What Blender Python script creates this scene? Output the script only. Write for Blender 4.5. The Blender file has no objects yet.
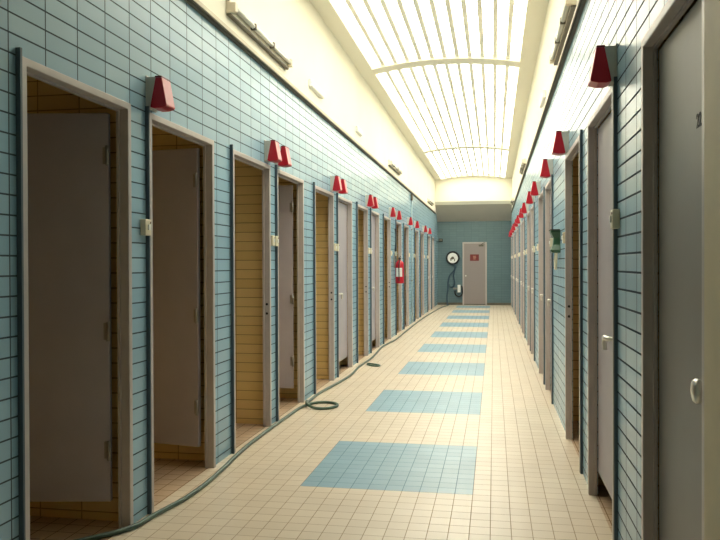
import bpy, bmesh, math, random
from math import radians, sin, cos, pi, atan
from mathutils import Vector, Matrix
random.seed(4)
S = bpy.context.scene
COL = S.collection

# ------------------------------------------------------------ dimensions (metres)
XL, XR = -1.90, 0.56            # faces of the door frames, left and right
WL, WR = -1.92, 0.58            # tiled wall surfaces
TH = 0.04                       # thickness of the tiled front walls
BL, BR = -3.35, 2.0             # back walls of the cabins
Y0, Y1 = -2.5, 25.6             # corridor ends
ZT = 3.10                       # top of the tiling
ZC = 4.20                       # upper ceiling
FT = 2.26                       # top of the door frames
CY = 2.62                       # cabin ceiling
BULK = 24.6                     # bulkhead before the end wall

# ------------------------------------------------------------ materials
def lin(c):
    c = c / 255.0
    return c / 12.92 if c <= 0.04045 else ((c + 0.055) / 1.055) ** 2.4
def rgb(r, g, b): return (lin(r), lin(g), lin(b), 1.0)

def mat(name, col, rough=0.5, metal=0.0, spec=0.5, noise=0.0, nscale=8.0, bump=0.0, trans=0.0):
    m = bpy.data.materials.new(name); m.use_nodes = True
    nt = m.node_tree; b = nt.nodes['Principled BSDF']
    b.inputs['Base Color'].default_value = col
    b.inputs['Roughness'].default_value = rough
    b.inputs['Metallic'].default_value = metal
    b.inputs['Specular IOR Level'].default_value = spec
    if noise > 0 or bump > 0:
        tc = nt.nodes.new('ShaderNodeTexCoord')
        n = nt.nodes.new('ShaderNodeTexNoise'); n.inputs['Scale'].default_value = nscale
        n.inputs['Detail'].default_value = 5
        nt.links.new(tc.outputs['Object'], n.inputs['Vector'])
        if noise > 0:
            mr = nt.nodes.new('ShaderNodeMapRange')
            mr.inputs['From Min'].default_value = 0.3; mr.inputs['From Max'].default_value = 0.7
            mr.inputs['To Min'].default_value = 1 - noise; mr.inputs['To Max'].default_value = 1 + noise * 0.4
            nt.links.new(n.outputs['Fac'], mr.inputs['Value'])
            mx = nt.nodes.new('ShaderNodeVectorMath'); mx.operation = 'SCALE'
            mx.inputs[0].default_value = col[:3]
            nt.links.new(mr.outputs['Result'], mx.inputs['Scale'])
            nt.links.new(mx.outputs['Vector'], b.inputs['Base Color'])
        if bump > 0:
            bp = nt.nodes.new('ShaderNodeBump'); bp.inputs['Strength'].default_value = bump
            bp.inputs['Distance'].default_value = 0.01
            nt.links.new(n.outputs['Fac'], bp.inputs['Height'])
            nt.links.new(bp.outputs['Normal'], b.inputs['Normal'])
    return m

def tile_mat(name, axes, size, phase, c1, c2, grout, gw=0.006, rough=0.12, offset=0.0, bump=0.6, panels=None, wobble=0.0, stain=0.06, spec=0.5):
    """rectangular tiles laid on the plane spanned by two object axes"""
    m = bpy.data.materials.new(name); m.use_nodes = True
    nt = m.node_tree; L = nt.links; b = nt.nodes['Principled BSDF']
    b.inputs['Specular IOR Level'].default_value = spec
    tc = nt.nodes.new('ShaderNodeTexCoord')
    sp = nt.nodes.new('ShaderNodeSeparateXYZ'); L.new(tc.outputs['Object'], sp.inputs[0])
    cb = nt.nodes.new('ShaderNodeCombineXYZ')
    for i, (a, ph) in enumerate(zip(axes, phase)):
        ad = nt.nodes.new('ShaderNodeMath'); ad.operation = 'SUBTRACT'
        L.new(sp.outputs[a], ad.inputs[0]); ad.inputs[1].default_value = ph - 100 * size[i]
        L.new(ad.outputs[0], cb.inputs[i])
    br = nt.nodes.new('ShaderNodeTexBrick')
    br.offset = offset; br.offset_frequency = 2; br.squash = 1.0
    br.inputs['Scale'].default_value = 1.0
    br.inputs['Brick Width'].default_value = size[0]
    br.inputs['Row Height'].default_value = size[1]
    br.inputs['Mortar Size'].default_value = gw / 2
    br.inputs['Mortar Smooth'].default_value = 0.2
    br.inputs['Bias'].default_value = 0.0
    br.inputs['Color1'].default_value = c1; br.inputs['Color2'].default_value = c2
    br.inputs['Mortar'].default_value = grout
    L.new(cb.outputs[0], br.inputs['Vector'])
    colour = br.outputs['Color']
    if panels:
        xa, xb, ya, per, ln, p1, p2, pg = panels
        b2 = nt.nodes.new('ShaderNodeTexBrick'); b2.offset = 0.0
        for k in ('Scale', 'Brick Width', 'Row Height', 'Mortar Size', 'Mortar Smooth', 'Bias'):
            b2.inputs[k].default_value = br.inputs[k].default_value
        b2.inputs['Color1'].default_value = p1; b2.inputs['Color2'].default_value = p2
        b2.inputs['Mortar'].default_value = pg
        L.new(cb.outputs[0], b2.inputs['Vector'])
        def M(op, a, bb):
            n = nt.nodes.new('ShaderNodeMath'); n.operation = op
            for i, v in enumerate((a, bb)):
                if v is None: continue
                if isinstance(v, (int, float)): n.inputs[i].default_value = v
                else: L.new(v, n.inputs[i])
            return n.outputs[0]
        X, Y = sp.outputs[0], sp.outputs[1]
        inx = M('MULTIPLY', M('GREATER_THAN', X, xa), M('LESS_THAN', X, xb))
        md = M('MODULO', M('ADD', M('SUBTRACT', Y, ya), per * 20), per)
        iny = M('MULTIPLY', M('LESS_THAN', md, ln), M('MULTIPLY', M('GREATER_THAN', Y, 0.0), M('LESS_THAN', Y, 25.2)))
        mask = M('MULTIPLY', inx, iny)
        mx = nt.nodes.new('ShaderNodeMix'); mx.data_type = 'RGBA'
        L.new(mask, mx.inputs[0]); L.new(colour, mx.inputs[6]); L.new(b2.outputs['Color'], mx.inputs[7])
        colour = mx.outputs[2]
    no = nt.nodes.new('ShaderNodeTexNoise'); no.inputs['Scale'].default_value = 1.7; no.inputs['Detail'].default_value = 6
    L.new(tc.outputs['Object'], no.inputs['Vector'])
    mr = nt.nodes.new('ShaderNodeMapRange'); mr.inputs['From Min'].default_value = 0.3; mr.inputs['From Max'].default_value = 0.7
    mr.inputs['To Min'].default_value = 1 - stain; mr.inputs['To Max'].default_value = 1.0
    L.new(no.outputs['Fac'], mr.inputs['Value'])
    sc = nt.nodes.new('ShaderNodeVectorMath'); sc.operation = 'SCALE'
    L.new(colour, sc.inputs[0]); L.new(mr.outputs[0], sc.inputs['Scale'])
    L.new(sc.outputs[0], b.inputs['Base Color'])
    # grout is matt, tile is glazed
    rr = nt.nodes.new('ShaderNodeMapRange'); rr.inputs['To Min'].default_value = rough; rr.inputs['To Max'].default_value = 0.85
    L.new(br.outputs['Fac'], rr.inputs['Value']); L.new(rr.outputs[0], b.inputs['Roughness'])
    sm = nt.nodes.new('ShaderNodeMapRange'); sm.inputs['To Min'].default_value = spec; sm.inputs['To Max'].default_value = 0.0
    L.new(br.outputs['Fac'], sm.inputs['Value']); L.new(sm.outputs[0], b.inputs['Specular IOR Level'])
    inv = nt.nodes.new('ShaderNodeMath'); inv.operation = 'SUBTRACT'; inv.inputs[0].default_value = 1.0
    L.new(br.outputs['Fac'], inv.inputs[1])
    bp = nt.nodes.new('ShaderNodeBump'); bp.inputs['Strength'].default_value = bump; bp.inputs['Distance'].default_value = 0.003
    if wobble > 0:
        n2 = nt.nodes.new('ShaderNodeTexNoise'); n2.inputs['Scale'].default_value = 9.0; n2.inputs['Detail'].default_value = 2
        L.new(tc.outputs['Object'], n2.inputs['Vector'])
        ml = nt.nodes.new('ShaderNodeMath'); ml.operation = 'MULTIPLY_ADD'; ml.inputs[1].default_value = wobble
        L.new(n2.outputs['Fac'], ml.inputs[0]); L.new(inv.outputs[0], ml.inputs[2])
        L.new(ml.outputs[0], bp.inputs['Height'])
    else:
        L.new(inv.outputs[0], bp.inputs['Height'])
    L.new(bp.outputs['Normal'], b.inputs['Normal'])
    return m

BT1, BT2, BTG = rgb(154, 191, 210), rgb(166, 200, 216), rgb(76, 90, 98)
TP, TZ = 0.252, 0.082
M_BLUE = tile_mat('blue_glazed_tile', (1, 2), (TP, TZ), (2.683, 0.046), BT1, BT2, BTG, gw=0.008, rough=0.22, wobble=0.4, spec=0.3)
M_BLUE_R = tile_mat('blue_glazed_tile_right', (1, 2), (TP, TZ), (3.211, 0.05), BT1, BT2, BTG, gw=0.011, rough=0.26, wobble=0.4, spec=0.3)
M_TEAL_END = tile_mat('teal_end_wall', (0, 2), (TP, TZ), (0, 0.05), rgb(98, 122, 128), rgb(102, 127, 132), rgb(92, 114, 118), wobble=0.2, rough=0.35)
YT1, YT2, YTG = rgb(238, 204, 130), rgb(244, 212, 142), rgb(186, 150, 92)
M_YEL_X = tile_mat('yellow_glazed_tile_side', (1, 2), (TP, TZ), (2.6, 0.046), YT1, YT2, YTG, gw=0.008, rough=0.2, wobble=0.3)
M_YEL_Y = tile_mat('yellow_glazed_tile_partition', (0, 2), (TP, TZ), (-1.99, 0.046), YT1, YT2, YTG, gw=0.008, rough=0.2, wobble=0.3)
M_FLOOR = tile_mat('cream_floor_tile', (0, 1), (0.108, 0.11), (-1.21, 4.53), rgb(228, 211, 186), rgb(234, 218, 194), rgb(182, 158, 128), gw=0.0045,
                   rough=0.33, bump=0.3, stain=0.10,
                   panels=(-1.21, -0.13, 4.53, 2.42, 1.21, rgb(140, 178, 194), rgb(148, 186, 200), rgb(118, 148, 164)))
M_CABFLOOR = tile_mat('brown_cabin_floor_tile', (0, 1), (0.107, 0.11), (-1.20, 4.53), rgb(204, 174, 142), rgb(212, 182, 150), rgb(150, 122, 94), gw=0.006, rough=0.4, bump=0.3, stain=0.2)
M_CREAM = mat('cream_plaster', rgb(244, 240, 224), 0.8, noise=0.04, nscale=1.3, bump=0.05)
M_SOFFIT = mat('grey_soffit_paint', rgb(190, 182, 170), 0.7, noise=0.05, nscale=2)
M_FRAME = mat('mauve_grey_frame_paint', rgb(190, 181, 176), 0.36, noise=0.06, nscale=14)
M_LEAF = mat('grey_door_paint', rgb(180, 172, 178), 0.5, noise=0.06, nscale=5)
M_LEAF_D = mat('dark_grey_door_paint', rgb(140, 136, 130), 0.45, noise=0.10, nscale=3)
M_RED = mat('red_lamp_plastic', rgb(184, 20, 40), 0.3)
M_REDTOP = mat('dark_red_lamp_cap', rgb(96, 14, 26), 0.4)
M_HOUS = mat('grey_lamp_housing', rgb(200, 202, 194), 0.45)
M_DARK = mat('dark_rubber', rgb(28, 30, 28), 0.5)
M_STRIP = mat('dark_blue_edge_strip', rgb(76, 94, 104), 0.5)
M_PIPEP = mat('pale_blue_pipe_paint', rgb(168, 192, 198), 0.5)
M_SWITCH = mat('ivory_switch_plastic', rgb(226, 218, 190), 0.4)
M_METAL = mat('brushed_chrome', rgb(226, 222, 212), 0.3, metal=0.7)
M_HINGE = mat('dull_steel', rgb(150, 146, 138), 0.4, metal=0.6)
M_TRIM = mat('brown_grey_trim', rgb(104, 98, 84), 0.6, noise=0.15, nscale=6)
M_TRIM2 = mat('pale_trim_cap', rgb(214, 204, 180), 0.6)
M_FIX = mat('aged_enamel', rgb(238, 228, 206), 0.5, noise=0.12, nscale=10)
M_TUBE = mat('unlit_tube_glass', rgb(238, 238, 230), 0.15)
M_HOSE = mat('green_rubber_hose', rgb(76, 100, 84), 0.35, noise=0.15, nscale=12)
M_EXT = mat('extinguisher_red', rgb(190, 20, 40), 0.3)
M_WHITE = mat('white_enamel', rgb(240, 240, 234), 0.4)
M_GREEN = mat('green_plastic', rgb(52, 92, 66), 0.35)
M_PIPEB = mat('blue_grey_hose', rgb(60, 84, 100), 0.4)
M_SIGN = mat('dark_red_sign', rgb(120, 40, 34), 0.5)
M_SIGNL = mat('sign_lettering', rgb(186, 130, 112), 0.5)
M_BOARD = mat('beige_painted_board', rgb(214, 200, 168), 0.6, noise=0.08, nscale=6)
M_INK = mat('black_paint', rgb(24, 22, 20), 0.6)
M_BAR = mat('tan_skylight_bar', rgb(246, 242, 228), 0.6)
M_ARCH = mat('cream_arch_paint', rgb(238, 233, 216), 0.7)
M_WIRE = mat('glazing_bead_paint', rgb(246, 244, 236), 0.7)
M_ENDDOOR = mat('pinkish_grey_paint', rgb(152, 140, 136), 0.5)
M_CONC = mat('dark_concrete', rgb(120, 112, 98), 0.9, noise=0.2, nscale=5, bump=0.3)

def glass_mat():
    m = bpy.data.materials.new('daylit_translucent_glazing'); m.use_nodes = True
    b = m.node_tree.nodes['Principled BSDF']
    b.inputs['Base Color'].default_value = rgb(235, 235, 225)
    b.inputs['Roughness'].default_value = 0.6
    b.inputs['Emission Color'].default_value = (1.0, 0.97, 0.87, 1)
    b.inputs['Emission Strength'].default_value = GLOW
    return m
GLOW = 4.1
M_GLASS = glass_mat()

# ------------------------------------------------------------ mesh helpers
def bx(bm, x0, x1, y0, y1, z0, z1, mi=0, rot=None):
    vs = [bm.verts.new((x, y, z)) for x in (x0, x1) for y in (y0, y1) for z in (z0, z1)]
    F = [(0, 1, 3, 2), (4, 6, 7, 5), (0, 4, 5, 1), (2, 3, 7, 6), (0, 2, 6, 4), (1, 5, 7, 3)]
    fs = []
    for f in F:
        fc = bm.faces.new([vs[i] for i in f]); fc.material_index = mi; fs.append(fc)
    if rot is not None:
        bmesh.ops.transform(bm, matrix=rot, verts=vs)
    return vs, fs

def prism(bm, prof, y0, y1, mi=0, axis='y'):
    """extrude a closed (a, z) profile along y"""
    A = [bm.verts.new((p[0], y0, p[1])) for p in prof]
    B = [bm.verts.new((p[0], y1, p[1])) for p in prof]
    n = len(prof)
    for i in range(n):
        f = bm.faces.new([A[i], A[(i + 1) % n], B[(i + 1) % n], B[i]]); f.material_index = mi
    f = bm.faces.new(A[::-1]); f.material_index = mi
    f = bm.faces.new(B); f.material_index = mi

def tube(bm, pts, r, seg=10, mi=0, cap=True):
    pts = [Vector(p) for p in pts]; rings = []; n = len(pts)
    ref = None
    for i, p in enumerate(pts):
        t = (pts[min(i + 1, n - 1)] - pts[max(i - 1, 0)]).normalized()
        if ref is None:
            ref = Vector((0, 0, 1)) if abs(t.z) < 0.9 else Vector((1, 0, 0))
        u = (ref - t * ref.dot(t))
        if u.length < 1e-5: u = t.orthogonal()
        u.normalize(); v = t.cross(u); ref = u
        rr = r[i] if isinstance(r, (list, tuple)) else r
        rings.append([bm.verts.new(p + (u * cos(2 * pi * k / seg) + v * sin(2 * pi * k / seg)) * rr) for k in range(seg)])
    for a, b in zip(rings, rings[1:]):
        for k in range(seg):
            f = bm.faces.new([a[k], a[(k + 1) % seg], b[(k + 1) % seg], b[k]]); f.smooth = True; f.material_index = mi
    if cap:
        bm.faces.new(rings[0][::-1]).material_index = mi; bm.faces.new(rings[-1]).material_index = mi

def smooth_path(P, k=6, closed=False):
    P = [Vector(p) for p in P]; out = []
    n = len(P)
    for i in range(n if closed else n - 1):
        if closed: a, b, c, d = P[(i - 1) % n], P[i], P[(i + 1) % n], P[(i + 2) % n]
        else: a, b, c, d = P[max(i - 1, 0)], P[i], P[i + 1], P[min(i + 2, n - 1)]
        for j in range(k):
            t = j / k
            out.append(0.5 * ((2 * b) + (c - a) * t + (2 * a - 5 * b + 4 * c - d) * t * t + (3 * b - a - 3 * c + d) * t ** 3))
    out.append(P[0] if closed else P[-1])
    return out

def obj(name, bm, m, parent=None, bevel=0.0, loc=None):
    bmesh.ops.recalc_face_normals(bm, faces=bm.faces)
    me = bpy.data.meshes.new(name); bm.to_mesh(me); bm.free()
    for mm in (m if isinstance(m, (list, tuple)) else [m]): me.materials.append(mm)
    o = bpy.data.objects.new(name, me); COL.objects.link(o)
    if parent: o.parent = parent
    if loc: o.location = loc
    if bevel > 0:
        md = o.modifiers.new('bevel', 'BEVEL'); md.width = bevel; md.segments = 2; md.limit_method = 'ANGLE'
    return o

def tag(o, label, cat, group=None, kind=None):
    o['label'] = label
    if cat: o['category'] = cat
    if group: o['group'] = group
    if kind: o['kind'] = kind
    return o

def thing(name, label, cat, loc=(0, 0, 0), group=None, kind=None):
    o = bpy.data.objects.new(name, None); COL.objects.link(o); o.location = loc
    o.empty_display_size = 0.1
    return tag(o, label, cat, group, kind)

def struct(name, bm, m, label, cat, bevel=0.0):
    return tag(obj(name, bm, m, None, bevel), label, cat, kind='structure')

# ------------------------------------------------------------ doorways (near y, far y)
DL = [(2.74, 3.67), (3.88, 4.86), (5.23, 6.17), (6.37, 7.31), (7.78, 8.75), (8.98, 9.92), (10.32, 11.20), (11.50, 12.35),
      (12.86, 13.75), (14.55, 15.38), (15.85, 16.70), (18.04, 18.95), (19.50, 20.40), (21.66, 22.55), (23.05, 23.95)]
DR = [(2.13, 3.01), (3.70, 4.68), (5.11, 6.13), (7.60, 8.48), (8.82, 9.72), (10.93, 11.82), (12.15, 13.05), (14.28, 15.16),
      (15.46, 16.36), (17.60, 18.48), (18.78, 19.68), (20.92, 21.80), (22.10, 23.00), (24.22, 25.10)]
JW = 0.036                      # face width of a jamb
ordn = ['nearest', 'second', 'third', 'fourth', 'fifth', 'sixth', 'seventh', 'eighth', 'ninth', 'tenth', 'eleventh', 'twelfth',
        'thirteenth', 'fourteenth', 'fifteenth']

# ------------------------------------------------------------ tiled front walls with their openings
def front_wall(name, xa, xb, doors, m, label, e0=Y0, e1=Y1):
    bm = bmesh.new(); y = e0
    for a, b in doors:
        bx(bm, xa, xb, y, a + 0.01, 0, ZT)
        bx(bm, xa, xb, a + 0.01, b - 0.01, FT - 0.01, ZT)
        y = b - 0.01
    bx(bm, xa, xb, y, e1, 0, ZT)
    return struct(name, bm, m, label, 'wall')
front_wall('wall_left', WL - TH, WL, DL, M_BLUE, 'long left wall of glazed pale blue tiles pierced by a row of cabin doorways')
front_wall('wall_right', WR, WR + TH, DR, M_BLUE_R, 'long right wall of glazed pale blue tiles with grey cabin doors')

bm = bmesh.new(); bx(bm, WL - 0.25, WL - 0.0, Y0, Y1, ZT, ZC + 0.3)
struct('wall_left_upper', bm, M_CREAM, 'cream plastered upper wall above the blue tiling on the left', 'wall')
bm = bmesh.new(); bx(bm, WR + 0.0, WR + 0.25, Y0, Y1, ZT, ZC + 0.3)
struct('wall_right_upper', bm, M_CREAM, 'cream plastered upper wall above the blue tiling on the right', 'wall')

# end wall, wall behind the camera
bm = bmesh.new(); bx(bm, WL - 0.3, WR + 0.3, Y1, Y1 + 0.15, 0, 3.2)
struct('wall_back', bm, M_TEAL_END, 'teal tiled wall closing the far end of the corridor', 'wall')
bm = bmesh.new(); bx(bm, BL - 0.1, BR + 0.1, Y0 - 0.15, Y0, 0, ZC + 0.3)
struct('wall_front', bm, M_CREAM, 'plain cream wall closing the corridor on the viewer side', 'wall')

# floors
bm = bmesh.new(); bx(bm, WL - 0.02, WR + 0.02, Y0 - 0.1, Y1 + 0.1, -0.12, 0)
struct('floor', bm, M_FLOOR, 'cream tiled corridor floor with a row of pale blue tile rectangles', 'floor')
bm = bmesh.new(); bx(bm, BL - 0.1, WL - 0.02, Y0 - 0.1, Y1 + 0.1, -0.12, -0.002)
struct('floor_left_cabins', bm, M_CABFLOOR, 'brownish tiled floor inside the cabins on the left', 'floor')
bm = bmesh.new(); bx(bm, WR + 0.02, BR + 0.1, Y0 - 0.1, Y1 + 0.1, -0.12, -0.002)
struct('floor_right_cabins', bm, M_CABFLOOR, 'brownish tiled floor inside the cabins on the right', 'floor')

# cabin backs, ceilings, partitions
for side, xo, xi in (('left', BL, WL - TH), ('right', BR, WR + TH)):
    bm = bmesh.new(); s = -1 if side == 'left' else 1
    bx(bm, min(xo, xo + s * 0.1), max(xo, xo + s * 0.1), Y0, Y1, 0, CY + 0.1)
    struct('wall_%s_cabin_back' % side, bm, M_YEL_X, 'yellow tiled back wall of the %s cabins' % side, 'wall')
    bm = bmesh.new(); bx(bm, min(xo, xi), max(xo, xi), Y0, Y1, CY, CY + 0.1)
    struct('ceiling_%s_cabins' % side, bm, M_CREAM, 'low cream ceiling over the %s cabins' % side, 'ceiling')
    ds = DL if side == 'left' else DR
    bm = bmesh.new()
    edges = [ds[0][0] - 0.35] + [(a[1] + b[0]) / 2 for a, b in zip(ds, ds[1:])] + [ds[-1][1] + 0.35]
    for i, y in enumerate(edges):
        bx(bm, min(xo, xi), max(xo, xi), y - 0.04, y + 0.04, 0, CY)
    struct('wall_%s_partitions' % side, bm, M_YEL_Y, 'yellow tiled partitions between the %s cabins' % side, 'wall')

# ------------------------------------------------------------ upper ceiling and skylight
SX0, SX1 = -1.72, 0.37
SY0 = 4.1
SY1 = BULK
bm = bmesh.new()
bx(bm, WL, SX0, SY0, SY1, ZC, ZC + 0.12)
bx(bm, SX1, WR, SY0, SY1, ZC, ZC + 0.12)
bx(bm, WL, WR, Y0, SY0, ZC, ZC + 0.12)
struct('ceiling', bm, M_ARCH, 'cream ceiling margins framing the long skylight', 'ceiling')

RISE = 0.10; NP = 12
def arch_z(x):
    u = (x - (SX0 + SX1) / 2) / ((SX1 - SX0) / 2)
    return ZC + 0.035 + RISE * (1 - u * u)
sky = thing('window_1', 'long arched skylight of bright translucent panes with slim bars', 'skylight', ((SX0 + SX1) / 2, SY0, ZC), kind='structure')
OFF = -Vector(sky.location)
def sobj(name, bm, m, bevel=0):
    bmesh.ops.translate(bm, verts=bm.verts, vec=OFF)
    return obj(name, bm, m, sky, bevel)
bm = bmesh.new()
xs = [SX0 + (SX1 - SX0) * i / 24 for i in range(25)]
prev = None
for x in xs:
    a = bm.verts.new((x, SY0, arch_z(x) + 0.03)); b = bm.verts.new((x, SY1, arch_z(x) + 0.03))
    a2 = bm.verts.new((x, SY0, arch_z(x) + 0.04)); b2 = bm.verts.new((x, SY1, arch_z(x) + 0.04))
    if prev:
        bm.faces.new([prev[0], a, b, prev[1]]); bm.faces.new([prev[2], prev[3], b2, a2])
    prev = (a, b, a2, b2)
bm.normal_update()
g = sobj('glass', bm, M_GLASS)
pitch = (SX1 - SX0) / NP
for i in range(NP + 1):
    x = SX0 + pitch * i; w = 0.026
    if i in (0, NP): continue
    bm = bmesh.new(); bx(bm, x - w, x + w, SY0, SY1, arch_z(x) - 0.030, arch_z(x) + 0.028)
    sobj('glazing_bar', bm, M_BAR)
bm = bmesh.new()
y = SY0 + 0.1
while y < SY1:
    for i in range(NP):
        xa, xb = SX0 + pitch * i + 0.026, SX0 + pitch * (i + 1) - 0.026
        za, zb = arch_z(xa) + 0.0275, arch_z(xb) + 0.0275
        vs = [bm.verts.new(c) for c in ((xa, y - 0.010, za), (xb, y - 0.010, zb), (xb, y + 0.010, zb), (xa, y + 0.010, za))]
        vt = [bm.verts.new((v.co.x, v.co.y, v.co.z - 0.006)) for v in vs]
        bm.faces.new(vt)
        for k in range(4): bm.faces.new([vs[k], vs[(k + 1) % 4], vt[(k + 1) % 4], vt[k]])
    y += 0.2
w_ = sobj('glazing_wire', bm, M_WIRE); w_['kind'] = 'stuff'
for yc in (SY0 + 0.15, 10.6, 18.5, SY1 - 0.10):
    w = 0.15 if yc < 20 else 0.08
    bm = bmesh.new(); n = 24; rings = []
    for i in range(n + 1):
        x = SX0 + (SX1 - SX0) * i / n; z = arch_z(x)
        rings.append([bm.verts.new(c) for c in ((x, yc - w, z - 0.055), (x, yc + w, z - 0.055), (x, yc + w, z + 0.02), (x, yc - w, z + 0.02))])
    for a, b in zip(rings, rings[1:]):
        for k in range(4): bm.faces.new([a[k], a[(k + 1) % 4], b[(k + 1) % 4], b[k]])
    bm.faces.new(rings[0]); bm.faces.new(rings[-1][::-1])
    sobj('arch_rib', bm, M_ARCH)
for x, nm in ((SX0, 'side_curb'), (SX1, 'side_curb')):
    bm = bmesh.new(); bx(bm, x - 0.012, x + 0.012, SY0, SY1, ZC - 0.01, ZC + 0.09); sobj(nm, bm, M_ARCH)

# bulkhead and sloping soffit at the far end
def wedge_yz(bm, x0, x1, prof):
    A = [bm.verts.new((x0, p[0], p[1])) for p in prof]; B = [bm.verts.new((x1, p[0], p[1])) for p in prof]
    n = len(prof)
    for i in range(n): bm.faces.new([A[i], A[(i + 1) % n], B[(i + 1) % n], B[i]])
    bm.faces.new(A[::-1]); bm.faces.new(B)
bm = bmesh.new(); wedge_yz(bm, WL, WR, [(BULK, 3.47), (BULK, ZC + 0.35), (BULK + 0.119, ZC + 0.35), (BULK + 0.119, 3.37)])
struct('wall_bulkhead', bm, M_CREAM, 'bright cream bulkhead closing the far end of the skylight', 'wall')
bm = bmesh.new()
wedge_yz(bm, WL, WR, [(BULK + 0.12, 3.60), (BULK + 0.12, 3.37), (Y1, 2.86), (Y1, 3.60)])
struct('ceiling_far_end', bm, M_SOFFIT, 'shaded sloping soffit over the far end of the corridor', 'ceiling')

# trims along the top of the tiling
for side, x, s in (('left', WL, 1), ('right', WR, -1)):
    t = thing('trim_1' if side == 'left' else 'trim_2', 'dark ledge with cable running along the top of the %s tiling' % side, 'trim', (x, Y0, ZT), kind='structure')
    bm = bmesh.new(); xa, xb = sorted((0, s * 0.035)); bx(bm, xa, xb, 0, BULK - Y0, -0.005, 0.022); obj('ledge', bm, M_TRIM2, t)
    bm = bmesh.new(); xa, xb = sorted((0, s * 0.022)); bx(bm, xa, xb, 0, BULK - Y0, -0.032, -0.005); obj('lower_strip', bm, M_TRIM, t)  # brown-grey lower band of the trim, under the pale ledge
    bm = bmesh.new(); tube(bm, [(s * 0.030, 0, -0.018), (s * 0.030, BULK - Y0, -0.018)], 0.009, 8); obj('cable', bm, M_TRIM, t)

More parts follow.
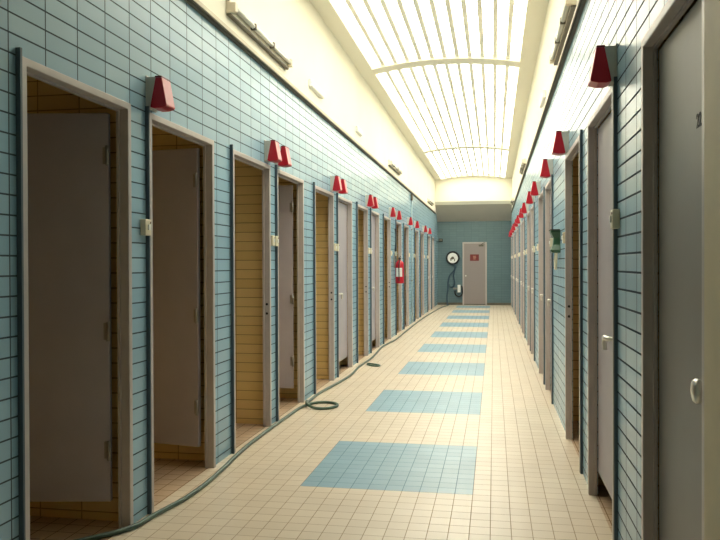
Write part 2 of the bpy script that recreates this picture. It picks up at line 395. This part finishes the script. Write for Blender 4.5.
# ------------------------------------------------------------ cabin doorways
def doorway(idx, side, a, b, state, hinge, angle, handle, label, darkleaf=False):
    s = 1 if side == 'L' else -1                   # +1: corridor lies towards +x
    xf = XL if side == 'L' else XR
    t = thing('door_%d' % idx, label, 'door', (xf, (a + b) / 2, 0), 'grey cabin doorways on the %s wall' % ('left' if side == 'L' else 'right'), 'structure')
    hw = (b - a) / 2
    D = 0.062 if side == 'L' else 0.05             # frame depth
    def fx(bm, d0, d1, y0, y1, z0, z1, **k):
        xa, xb = sorted((-s * d0, -s * d1)); return bx(bm, xa, xb, y0, y1, z0, z1, **k)
    bm = bmesh.new()
    prof = [(-hw, 0), (-hw, FT), (hw, FT), (hw, 0), (hw - JW, 0), (hw - JW, FT - JW), (-hw + JW, FT - JW), (-hw + JW, 0)]
    A = [bm.verts.new((0, p[0], p[1])) for p in prof]; B = [bm.verts.new((-s * D, p[0], p[1])) for p in prof]
    n = len(prof)
    for i in range(n): bm.faces.new([A[i], A[(i + 1) % n], B[(i + 1) % n], B[i]])
    for q in ((0, 1, 6, 7), (1, 2, 5, 6), (2, 3, 4, 5)):
        bm.faces.new([A[i] for i in q]); bm.faces.new([B[i] for i in q][::-1])
    fr = obj('door_frame', bm, M_FRAME, t, 0.004)
    # rebate stop inside the frame
    bm = bmesh.new()
    i0, i1 = -hw + JW, hw - JW
    fx(bm, D - 0.014, D + 0.001, i0, i0 + 0.010, 0, FT - JW - 0.001); fx(bm, D - 0.014, D + 0.001, i1 - 0.010, i1, 0, FT - JW - 0.001)
    fx(bm, D - 0.014, D + 0.001, i0 + 0.010, i1 - 0.010, FT - JW - 0.011, FT - JW - 0.001)
    obj('door_stop', bm, M_FRAME, fr)
    if not (side == 'R' and a < 3):
        sw_, sp_ = (0.013, 0.003) if side == 'L' else (0.012, -0.004)
        bm = bmesh.new(); xa, xb = sorted((-s * 0.0195, s * sp_)); bx(bm, xa, xb, -hw - sw_, -hw - 0.0005, 0, FT + 0.03)
        obj('edge_strip', bm, M_STRIP, t)
    # the leaf, built closed along y from its hinge, then swung
    W = (i1 - i0) - 0.03; z0, z1 = 0.145, FT - JW - 0.018; T = 0.036
    hs = -1 if hinge == 'far' else 1               # direction of the leaf from its hinge
    hy = (i1 - 0.013) if hinge == 'far' else (i0 + 0.013)
    gapx = 0.045 if (hinge == 'far' and angle > 0) else 0.004
    hx = -s * (D + gapx)
    lf = bpy.data.objects.new('door_leaf', None)
    bm = bmesh.new()
    ya, yb = sorted((0, hs * W)); xa, xb = sorted((0, -s * T))
    bx(bm, xa, xb, ya, yb, z0, z1)
    lf = obj('door_leaf', bm, M_LEAF_D if darkleaf else M_LEAF, t, 0.003)
    lf.location = (hx, hy, 0)
    ang = radians(angle) * (s * hs)                # opens into the cabin
    lf.rotation_euler = (0, 0, ang)
    if angle > 0:
        for hz in (0.42, 1.05, 1.98):
            bm = bmesh.new()
            tube(bm, [(s * 0.022, -hs * 0.002, hz - 0.05), (s * 0.022, -hs * 0.002, hz + 0.05)], 0.011, 8)
            bx(bm, min(0, s * 0.022), max(0, s * 0.022), -0.004, 0.004, hz - 0.045, hz + 0.045)
            xa, xb = sorted((0, s * 0.003)); ya, yb = sorted((0, hs * 0.03))
            bx(bm, xa, xb, ya, yb, hz - 0.045, hz + 0.045)
            obj('hinge', bm, M_HINGE, lf)
    hyk = hs * (W - (0.035 if side == 'R' else 0.06))
    if handle == 'lever':
        bm = bmesh.new()
        xa, xb = sorted((0, s * 0.006)); bx(bm, xa, xb, hyk - 0.022, hyk + 0.022, 0.93, 1.10)
        tube(bm, [(0, hyk, 1.03), (s * 0.064, hyk, 1.03)], 0.010, 10)
        P = smooth_path([(s * 0.055, hyk, 1.03), (s * 0.066, hyk - hs * 0.02, 1.03), (s * 0.068, hyk - hs * 0.09, 1.03), (s * 0.066, hyk - hs * 0.115, 1.01), (s * 0.062, hyk - hs * 0.12, 0.965)], 4)
        tube(bm, P, 0.012, 10)
        obj('lever_handle', bm, M_METAL, lf)
    elif handle == 'knob':
        bm = bmesh.new()
        prof = [(0.0, 0.024), (0.006, 0.024), (0.008, 0.012), (0.03, 0.011), (0.036, 0.024), (0.044, 0.034), (0.054, 0.036), (0.062, 0.030), (0.066, 0.015), (0.067, 0.002)]
        tube(bm, [(s * p[0], hyk + 0.0, 1.04) for p in prof], [p[1] for p in prof], 24)
        obj('knob', bm, M_METAL, lf)
    if state in ('strike',):                       # empty latch holes on the far jamb of an opened door
        bm = bmesh.new()
        for z in (0.98, 1.06):
            tube(bm, [(-s * 0.028, i1 + 0.001, z), (-s * 0.028, i1 - 0.0025, z)], 0.011, 10)
        obj('latch_hole', bm, M_INK, fr)
    return t, lf

near_l = {0: ('open', 'far', 80, None), 1: ('open', 'far', 100, None), 2: ('strike', 'near', 92, None), 3: ('open', 'far', 84, None),
          4: ('strike', 'near', 92, None), 5: ('closed', 'far', 0, 'lever'), 6: ('strike', 'near', 92, None), 7: ('closed', 'far', 0, 'lever'),
          8: ('strike', 'near', 92, None), 9: ('open', 'near', 92, None), 10: ('open', 'near', 92, None), 11: ('open', 'near', 92, None),
          12: ('open', 'near', 92, None), 13: ('closed', 'far', 0, 'lever'), 14: ('closed', 'far', 0, 'lever')}
desc = {'far': 'standing open on its far hinges', 'near': 'wide open showing its yellow tiled inside', 'c': 'shut'}
k = 1
for i, (a, b) in enumerate(DL):
    st, hg, an, hd = near_l[i]
    lab = 'grey framed cabin door %s, %s doorway along the left wall' % (desc['c'] if an == 0 else ('standing open' if hg == 'far' else 'wide open, no leaf in sight'), ordn[i])
    doorway(k, 'L', a, b, st, hg, an, hd, lab); k += 1
for i, (a, b) in enumerate(DR):
    op = (i == 2)
    hd = 'knob' if i == 0 else ('lever' if not op else None)
    lab = ('dark grey cabin door with round knob, nearest on the right wall' if i == 0 else
           'grey framed cabin door %s, %s doorway along the right wall' % ('wide open, no leaf in sight' if op else 'shut', ordn[i]))
    t, lf = doorway(k, 'R', a, b, 'strike' if op else 'closed', 'near' if op else 'far', 92 if op else 0, hd, lab, darkleaf=(i == 0)); k += 1
    if i == 0:
        bm = bmesh.new(); bx(bm, -0.003, 0.019, -0.44 - 0.22, -0.44 - 0.001, 0, FT + 0.25); obj('cover_board', bm, M_BOARD, t, 0.003)
        c = bpy.data.curves.new('door_number', 'FONT'); c.body = '22'; c.size = 0.060; c.extrude = 0.0006; c.align_x = 'CENTER'
        c.offset = 0.0012
        tx = bpy.data.objects.new('door_number', c); COL.objects.link(tx)
        dg = bpy.context.evaluated_depsgraph_get()
        me = bpy.data.meshes.new_from_object(tx.evaluated_get(dg)); bpy.data.objects.remove(tx)
        me.materials.clear(); me.materials.append(M_INK)
        tx = bpy.data.objects.new('door_number', me); COL.objects.link(tx); tx.parent = lf
        # on the corridor face of the leaf, read from the corridor
        tx.location = (-0.0008, -0.563, 1.815); tx.rotation_euler = (pi / 2, 0, -pi / 2)

# ------------------------------------------------------------ red wedge lamps and switches
def place_word(side, i, near):
    return '%s side of the %s doorway on the %s wall' % ('near' if near else 'far', ordn[i], 'left' if side == 'L' else 'right')
def make_lamp():
    t = thing('wall_lamp', '', 'lamp')
    bm = bmesh.new(); bx(bm, 0, 0.006, -0.066, 0.066, -0.004, 0.199); obj('back_plate', bm, M_HOUS, t, 0.001)
    bm = bmesh.new(); prism(bm, [(0.006, 0.002), (0.022, 0.002), (0.056, 0.19), (0.006, 0.19)], -0.060, 0.060); obj('housing', bm, M_HOUS, t, 0.002)
    bm = bmesh.new()
    prof = [(0.023, 0.004), (0.045, -0.004), (0.080, -0.003), (0.112, 0.006), (0.117, 0.014), (0.090, 0.186), (0.054, 0.186)]
    prism(bm, prof, -0.062, 0.062); sh = obj('lamp_shade', bm, M_RED, t, 0.004)
    bm = bmesh.new(); prism(bm, [(0.05, 0.186), (0.091, 0.186), (0.089, 0.196), (0.052, 0.196)], -0.062, 0.062); obj('cap', bm, M_REDTOP, sh, 0.002)
    t.scale = (1.05, 0.95, 0.90)
    return t
def make_switch():
    t = thing('wall_switch', '', 'switch')
    bm = bmesh.new(); bx(bm, 0, 0.034, -0.035, 0.035, -0.045, 0.045); bo = obj('switch_box', bm, M_SWITCH, t, 0.005)
    bm = bmesh.new(); bx(bm, 0.034, 0.042, -0.010, 0.010, -0.016, 0.016); obj('rocker', bm, M_WHITE, bo, 0.002)
    bm = bmesh.new(); tube(bm, [(0.034, 0.022, 0.026), (0.037, 0.022, 0.026)], 0.005, 8); obj('indicator', bm, M_REDTOP, bo)
    return t
def dup(root, loc, rz=0):
    r = root.copy(); COL.objects.link(r); r.location = loc; r.rotation_euler = (0, 0, rz)
    for ch in list(root.children):
        c = ch.copy(); COL.objects.link(c); c.parent = r
        for g in list(ch.children):
            d = g.copy(); COL.objects.link(d); d.parent = c
    return r
LL = [(1, True)] + [(i, bool((i + 1) % 2 == 0)) for i in range(2, 14)]
lampL = [(1, 1), (2, 0), (3, 1), (4, 0), (5, 1), (6, 0), (7, 1), (8, 0), (9, 1), (10, 0), (11, 1), (12, 0), (13, 1)]
lampR = [(1, 1), (2, 0), (3, 1), (4, 0), (5, 1), (6, 0), (7, 1), (8, 0), (9, 1), (10, 0), (11, 1), (12, 0), (13, 1)]
lamp0 = sw0 = None
swsrc = None
for side, lst, doors in (('L', lampL, DL), ('R', lampR, DR)):
    for i, near in lst:
        a, b = doors[i]
        y = (a + 0.058) if near else (b - 0.055)
        x, rz = (WL, 0) if side == 'L' else (WR, pi)
        if lamp0 is None:
            lamp0 = make_lamp(); r = lamp0; r.location = (x, y, (2.284 if side == 'L' else 2.270))
        else: r = dup(lamp0, (x, y, (2.284 if side == 'L' else 2.270)), rz)
        r['label'] = 'red wedge lamp above the ' + place_word(side, i, near)
        r['category'] = 'lamp'; r['group'] = 'red wedge lamps along the %s wall' % ('left' if side == 'L' else 'right')
        ys = (a - 0.045) if near else (b + 0.045)
        if sw0 is None:
            sw0 = make_switch(); r = sw0; r.location = (x, ys, 1.61)
        else: r = dup(sw0, (x, ys, 1.61), rz)
        r['label'] = 'small ivory switch box at the ' + place_word(side, i, near)
        r['category'] = 'switch'; r['group'] = 'ivory switch boxes along the %s wall' % ('left' if side == 'L' else 'right')

# ------------------------------------------------------------ fluorescent battens on the upper walls
def fixture(side, ya, yb, z, label, tails=False):
    s = 1 if side == 'L' else -1; x = WL if side == 'L' else WR
    t = thing('fluorescent_light', label, 'light fitting', (x, ya, z), 'unlit fluorescent fittings on the upper walls')
    n = yb - ya
    def q(bm, d0, d1, y0, y1, z0, z1):
        xa, xb = sorted((s * d0, s * d1)); bx(bm, xa, xb, y0, y1, z0, z1)
    bm = bmesh.new(); q(bm, 0, 0.03, 0, n, -0.03, 0.065); obj('body', bm, M_FIX, t, 0.006)
    bm = bmesh.new(); tube(bm, [(s * 0.05, 0.04, 0.015), (s * 0.05, n - 0.04, 0.015)], 0.019, 14); obj('tube', bm, M_TUBE, t)
    for yy in (0.0, n - 0.05):
        bm = bmesh.new(); q(bm, 0.025, 0.075, yy, yy + 0.05, -0.025, 0.045); obj('end_cap', bm, M_FIX, t, 0.006)
    for f in (0.3, 0.62):
        bm = bmesh.new(); q(bm, 0.025, 0.072, n * f, n * f + 0.03, -0.01, 0.038); obj('clip', bm, M_TRIM, t, 0.003)
    bm = bmesh.new(); q(bm, 0.0, 0.035, 0.01, n - 0.01, -0.045, -0.031); obj('gasket', bm, M_TRIM, t, 0.003)
    if tails:
        bm = bmesh.new()
        tube(bm, smooth_path([(s * 0.02, 0.02, 0.055), (s * 0.03, -0.10, 0.10), (s * 0.035, -0.22, 0.13), (s * 0.035, -0.35, 0.14)], 6), 0.008, 8)
        obj('cable', bm, M_TRIM, t)
    return t
fixture('L', 5.15, 6.72, 3.27, 'unlit fluorescent batten on the left upper wall, nearest the viewer', True)
fixture('L', 13.55, 15.1, 3.27, 'small distant fluorescent batten midway along the left upper wall')
fixture('L', 21.7, 23.2, 3.27, 'fluorescent batten at the far end of the left upper wall')
fixture('R', 5.45, 7.05, 3.27, 'unlit fluorescent batten on the right upper wall, nearest the viewer')
fixture('R', 13.9, 15.5, 3.27, 'small distant fluorescent batten midway along the right upper wall')
fixture('R', 22.0, 23.5, 3.27, 'fluorescent batten at the far end of the right upper wall')
for side, y0_, y1_, lab in (('L', 7.6, 8.2, 'white painted trunking box on the left upper wall beyond the nearest batten'),
                            ('L', 10.3, 10.7, 'second white painted trunking box on the left upper wall, nearer the far batten'),
                            ('R', 8.6, 9.2, 'white painted trunking box on the right upper wall beyond the nearest batten')):
    s = 1 if side == 'L' else -1; x = WL if side == 'L' else WR
    t = thing('trunking_box', lab, 'junction box', (x, y0_, 3.30), 'white trunking boxes on the upper walls')
    xa, xb = sorted((0, s * 0.03)); bm = bmesh.new(); bx(bm, xa, xb, 0, y1_ - y0_, -0.02, 0.06); obj('box_body', bm, M_WHITE, t, 0.004)
    xa, xb = sorted((s * 0.03, s * 0.036)); bm = bmesh.new(); bx(bm, xa, xb, 0.02, y1_ - y0_ - 0.02, -0.012, 0.052); obj('lid', bm, M_WHITE, t, 0.002)

# downpipe on the left wall, far part
t = thing('wall_pipe', 'thin pale pipe dropping from the ledge on the left wall beyond the extinguisher', 'pipe', (WL, 17.35, 0))
bm = bmesh.new(); tube(bm, [(0.02, 0, 0.02), (0.02, 0, 3.02)], 0.013, 10); obj('pipe', bm, M_PIPEP, t)
bm = bmesh.new(); bx(bm, 0.0, 0.05, -0.05, 0.05, 2.90, 3.05); obj('bracket', bm, M_TRIM, t, 0.005)
for z in (1.0, 2.2):
    bm = bmesh.new(); bx(bm, 0.0, 0.036, -0.02, 0.02, z, z + 0.03); obj('clamp', bm, M_HINGE, t, 0.003)

# ------------------------------------------------------------ fire extinguisher
t = thing('fire_extinguisher', 'red fire extinguisher with white label hung on the left wall', 'extinguisher', (WL + 0.115, 14.30, 1.03))
prof = [(0, 0.02), (0.0, 0.075), (0.012, 0.083), (0.02, 0.085), (0.36, 0.085), (0.40, 0.075), (0.43, 0.05), (0.445, 0.028), (0.46, 0.026)]
bm = bmesh.new(); tube(bm, [(0, 0, p[0] + i * 1e-5) for i, p in enumerate(prof)], [p[1] for p in prof], 24); obj('cylinder', bm, M_EXT, t)
bm = bmesh.new()
R = 0.0865; seg = 14; rows = [(0.13), (0.30)]
vv = []
for j, z in enumerate(rows):
    vv.append([bm.verts.new((R * cos(-2.35 + 1.5 * i_ / seg), R * sin(-2.35 + 1.5 * i_ / seg), z)) for i_ in range(seg + 1)])
for i_ in range(seg): bm.faces.new([vv[0][i_], vv[0][i_ + 1], vv[1][i_ + 1], vv[1][i_]])
lb = obj('paper_label', bm, M_WHITE, t); md = lb.modifiers.new('s', 'SOLIDIFY'); md.thickness = 0.0008; lb['label'] = 'white paper label'
bm = bmesh.new(); bx(bm, -0.02, 0.02, -0.02, 0.02, 0.46, 0.50); tube(bm, [(0, 0, 0.49), (0.03, -0.09, 0.53)], 0.008, 8); tube(bm, [(0, 0, 0.475), (0.03, -0.08, 0.475)], 0.008, 8)
obj('valve', bm, M_DARK, t, 0.003)
bm = bmesh.new(); tube(bm, smooth_path([(0.0, -0.02, 0.48), (0.02, -0.09, 0.46), (0.0, -0.105, 0.36), (0.0, -0.10, 0.1), (0, -0.095, 0.04)], 6), 0.010, 8); obj('hose', bm, M_DARK, t)
bm = bmesh.new(); bx(bm, -0.115, -0.09, -0.02, 0.02, 0.30, 0.56); bx(bm, -0.10, -0.01, -0.012, 0.012, 0.45, 0.462); obj('wall_bracket', bm, M_HINGE, t)
# black cord hanging above it
bm = bmesh.new()
tube(bm, smooth_path([(0.02, 0, 0.0), (0.03, 0.01, -0.10), (0.035, -0.015, -0.2), (0.03, 0.015, -0.32), (0.02, 0.0, -0.45)], 6), 0.014, 8)
tag(obj('hanging_cord', bm, M_DARK, None, 0, (WL + 0.0, 14.36, 2.10)), 'black cord hanging on the left wall above the fire extinguisher', 'cord')

# ------------------------------------------------------------ green box on the right wall between third and fourth doors
t = thing('hose_hanger', 'green plastic holder with pale looped hose on the right wall', 'holder', (WR, 6.85, 1.60)); t.scale = (1, 1, 0.6)
bm = bmesh.new()
P = []
for dz, w, d in ((-0.17, 0.075, 0.07), (-0.13, 0.085, 0.085), (-0.05, 0.060, 0.06), (0.05, 0.055, 0.055), (0.13, 0.085, 0.08), (0.165, 0.09, 0.085)):
    P.append([bm.verts.new(c) for c in ((0, -w, dz), (-d, -w * 0.8, dz), (-d, w * 0.8, dz), (0, w, dz))])
for a_, b_ in zip(P, P[1:]):
    for q_ in range(4): bm.faces.new([a_[q_], a_[(q_ + 1) % 4], b_[(q_ + 1) % 4], b_[q_]])
bm.faces.new(P[0][::-1]); bm.faces.new(P[-1])
obj('holder_body', bm, M_GREEN, t, 0.006)
bm = bmesh.new()
tube(bm, smooth_path([(-0.03, -0.04, -0.16), (-0.035, -0.06, -0.28), (-0.035, -0.02, -0.40), (-0.035, 0.03, -0.40), (-0.035, 0.06, -0.28), (-0.03, 0.04, -0.16)], 6), 0.011, 10)
obj('looped_hose', bm, M_SWITCH, t)
bm = bmesh.new(); bx(bm, -0.088, -0.004, -0.09, 0.09, 0.165, 0.178); obj('lid', bm, M_DARK, t, 0.003)

# ------------------------------------------------------------ floor hose, one continuous length with a loop
HR = 0.014
pts = [(-2.75, 2.95), (-2.45, 3.08), (-2.15, 3.30), (-2.02, 3.44), (-1.93, 3.55), (-1.876, 3.66), (-1.862, 3.79), (-1.84, 3.93), (-1.81, 4.12), (-1.80, 4.42), (-1.82, 4.8), (-1.845, 5.09), (-1.865, 5.5), (-1.868, 6.0),
       (-1.86, 6.53), (-1.85, 6.95), (-1.78, 7.20)]
loop = [(-1.66, 7.26), (-1.55, 7.20), (-1.52, 7.08), (-1.58, 6.96), (-1.70, 6.93), (-1.80, 7.02)]
rest = [(-1.850, 7.28), (-1.855, 7.81), (-1.80, 8.48), (-1.77, 9.11), (-1.80, 9.75), (-1.80, 10.15), (-1.79, 10.92), (-1.85, 12.2), (-1.82, 12.96), (-1.79, 13.4), (-1.79, 14.56), (-1.80, 16.03),
        (-1.80, 18.54), (-1.75, 21.25), (-1.66, 23.71), (-1.52, 25.05)]
path = [(p[0], p[1], HR) for p in pts] + [(p[0], p[1], HR) for p in loop[:4]] + [(loop[4][0], loop[4][1], HR + 0.004), (loop[5][0], loop[5][1], HR + 0.020), (-1.835, 7.14, HR + 0.03)]
path += [(p[0], p[1], HR) for p in rest]
bm = bmesh.new(); tube(bm, smooth_path(path, 8), HR, 10)
tag(obj('garden_hose', bm, M_HOSE), 'long green hose snaking along the foot of the left wall with one loop', 'hose')
bm = bmesh.new()
tube(bm, smooth_path([(-1.75, 10.22, 0.012), (-1.64, 10.16, 0.012), (-1.55, 10.06, 0.012), (-1.57, 9.98, 0.012), (-1.67, 10.02, 0.012), (-1.74, 10.14, 0.012)], 6), 0.011, 8)
tag(obj('hose_offcut', bm, M_HOSE), 'short flattened loop of green hose lying on the floor by the long hose', 'hose')

# ------------------------------------------------------------ end wall: door, sign, reel, box
yE = Y1
t = thing('door_%d' % k, 'pinkish grey door in the teal wall at the far end', 'door', (-0.65, yE, 0), kind='structure'); k += 1
bm = bmesh.new(); bx(bm, -0.36, 0.36, -0.03, 0.0, 0.03, 2.10); dl = obj('door_leaf', bm, M_ENDDOOR, t, 0.004)
bm = bmesh.new()
for a_ in ((-0.41, -0.36, 0, 2.15), (0.36, 0.41, 0, 2.15), (-0.36, 0.36, 2.10, 2.15)): bx(bm, a_[0], a_[1], -0.04, 0.0, a_[2], a_[3])
obj('door_frame', bm, M_FRAME, t, 0.004)
bm = bmesh.new(); bx(bm, 0.14, 0.30, -0.07, -0.03, 2.0, 2.06); tube(bm, [(0.22, -0.06, 2.06), (0.30, -0.10, 2.12), (0.34, -0.045, 2.13)], 0.012, 8); obj('door_closer', bm, M_TRIM, t)
bm = bmesh.new(); tube(bm, [(-0.30, -0.03, 1.0), (-0.30, -0.07, 1.0), (-0.30, -0.075, 1.001)], [0.012, 0.012, 0.026], 12); tube(bm, [(-0.30, -0.075, 1.0), (-0.30, -0.10, 1.0)], 0.026, 12); obj('knob', bm, M_METAL, dl)
t = thing('door_sign', 'small dark red sign on the far end door', 'sign', (-0.655, yE - 0.031, 1.62))
bm = bmesh.new(); bx(bm, -0.15, 0.15, -0.006, 0.0, -0.11, 0.11); obj('sign_plate', bm, M_SIGN, t)
bm = bmesh.new()
for zz, w_s in ((0.045, (-0.05, 0.05)), (0.0, (-0.045, 0.055)), (-0.045, (-0.04, 0.04))):
    bx(bm, w_s[0], w_s[1], -0.008, -0.006, zz - 0.012, zz + 0.012)
obj('sign_marking', bm, M_SIGNL, t)

t = thing('hose_reel', 'white faced hose reel with black rim on the far end wall', 'hose reel', (-1.39, yE, 1.61))
def disc(bm, y0, y1, r, z=0, x=0, seg=32): tube(bm, [(x, y0, z), (x, y1, z)], r, seg)
bm = bmesh.new(); disc(bm, -0.03, 0.0, 0.10); obj('wall_mount', bm, M_DARK, t)
bm = bmesh.new(); tube(bm, smooth_path([(0.20 * cos(a_ * pi / 8), -0.08, 0.20 * sin(a_ * pi / 8)) for a_ in range(16)], 2, closed=True), 0.035, 10, cap=False); obj('rim', bm, M_DARK, t)
bm = bmesh.new(); disc(bm, -0.115, -0.03, 0.175); dfc = obj('drum_face', bm, M_WHITE, t)
bm = bmesh.new(); disc(bm, -0.135, -0.115, 0.05, 0.0); bx(bm, -0.08, -0.04, -0.12, -0.115, -0.09, 0.0); bx(bm, 0.05, 0.08, -0.12, -0.115, -0.11, -0.02); obj('hub', bm, M_TRIM, dfc)
bm = bmesh.new()
tube(bm, smooth_path([(0.05, -0.08, -0.20), (0.10, -0.07, -0.33), (0.0, -0.06, -0.48), (-0.12, -0.06, -0.62), (-0.16, -0.06, -0.85), (-0.17, -0.06, -1.1), (-0.20, -0.06, -1.30), (-0.19, -0.1, -1.50), (-0.17, -0.30, -1.585), (-0.12, -0.40, -1.595)], 6), 0.022, 8)
tube(bm, smooth_path([(0.08, -0.08, -0.22), (0.06, -0.05, -0.45), (0.02, -0.05, -0.62), (0.06, -0.06, -0.85), (0.02, -0.06, -0.98), (-0.08, -0.06, -1.0), (-0.12, -0.06, -0.9)], 6), 0.020, 8)
obj('hanging_hose', bm, M_PIPEB, t)
t = thing('wall_tap', 'small white and dark tap unit low on the end wall below the hose reel', 'tap', (-1.18, yE, 0.55))
bm = bmesh.new(); bx(bm, -0.05, 0.05, -0.10, 0.0, -0.12, 0.14); obj('tap_body', bm, M_WHITE, t, 0.01)
bm = bmesh.new(); tube(bm, smooth_path([(-0.14, -0.05, -0.06), (-0.12, -0.06, -0.20), (0.0, -0.07, -0.26), (0.10, -0.06, -0.18), (0.11, -0.05, 0.0), (0.09, -0.05, 0.10)], 6), 0.022, 8); obj('looped_hose', bm, M_DARK, t)
bm = bmesh.new(); bx(bm, -0.20, -0.05, -0.03, 0, -0.02, 0.04); obj('supply_pipe', bm, M_HINGE, t, 0.005)
t = thing('alarm_box', 'small dark box high in the left corner of the end wall', 'box', (-1.80, yE, 2.22))
bm = bmesh.new(); bx(bm, -0.07, 0.07, -0.08, 0, -0.05, 0.06); obj('box_body', bm, M_DARK, t, 0.008)
bm = bmesh.new(); bx(bm, -0.05, 0.05, -0.09, -0.08, -0.03, 0.04); obj('cover', bm, M_TRIM, t, 0.004)
bm = bmesh.new(); bx(bm, WL, WR, yE - 0.012, yE, 0, 0.08)
struct('baseboard_back', bm, M_TRIM, 'dark skirting along the foot of the far end wall', 'baseboard')

# ------------------------------------------------------------ light, world, camera
w = bpy.data.worlds.new('World'); S.world = w; w.use_nodes = True
nt = w.node_tree; bg = nt.nodes['Background']
bg.inputs['Color'].default_value = (0.9, 0.95, 1.0, 1); bg.inputs['Strength'].default_value = 1.0

f = 740.0
cam = bpy.data.cameras.new('Camera'); co = bpy.data.objects.new('Camera', cam); COL.objects.link(co)
cam.sensor_fit = 'HORIZONTAL'; cam.sensor_width = 36.0; cam.lens = 36.0 * f / 720.0
cam.clip_start = 0.05; cam.clip_end = 200
th = atan(134 / f); pt = radians(-0.43); rl = radians(-0.2)
fw = Vector((-sin(th) * cos(pt), cos(th) * cos(pt), sin(pt)))
r0 = Vector((cos(th), sin(th), 0)); u0 = r0.cross(fw)
r1 = r0 * cos(rl) + u0 * sin(rl); u1 = -r0 * sin(rl) + u0 * cos(rl)
Mx = Matrix((r1, u1, -fw)).transposed().to_4x4(); Mx.translation = Vector((0, 0, 1.4))
co.matrix_world = Mx
S.camera = co

vs = S.view_settings
vs.view_transform = 'Standard'; vs.look = 'None'; vs.exposure = 0.55; vs.gamma = 1.0; vs.use_curve_mapping = False
S.cycles.max_bounces = 10
S.cycles.diffuse_bounces = 6
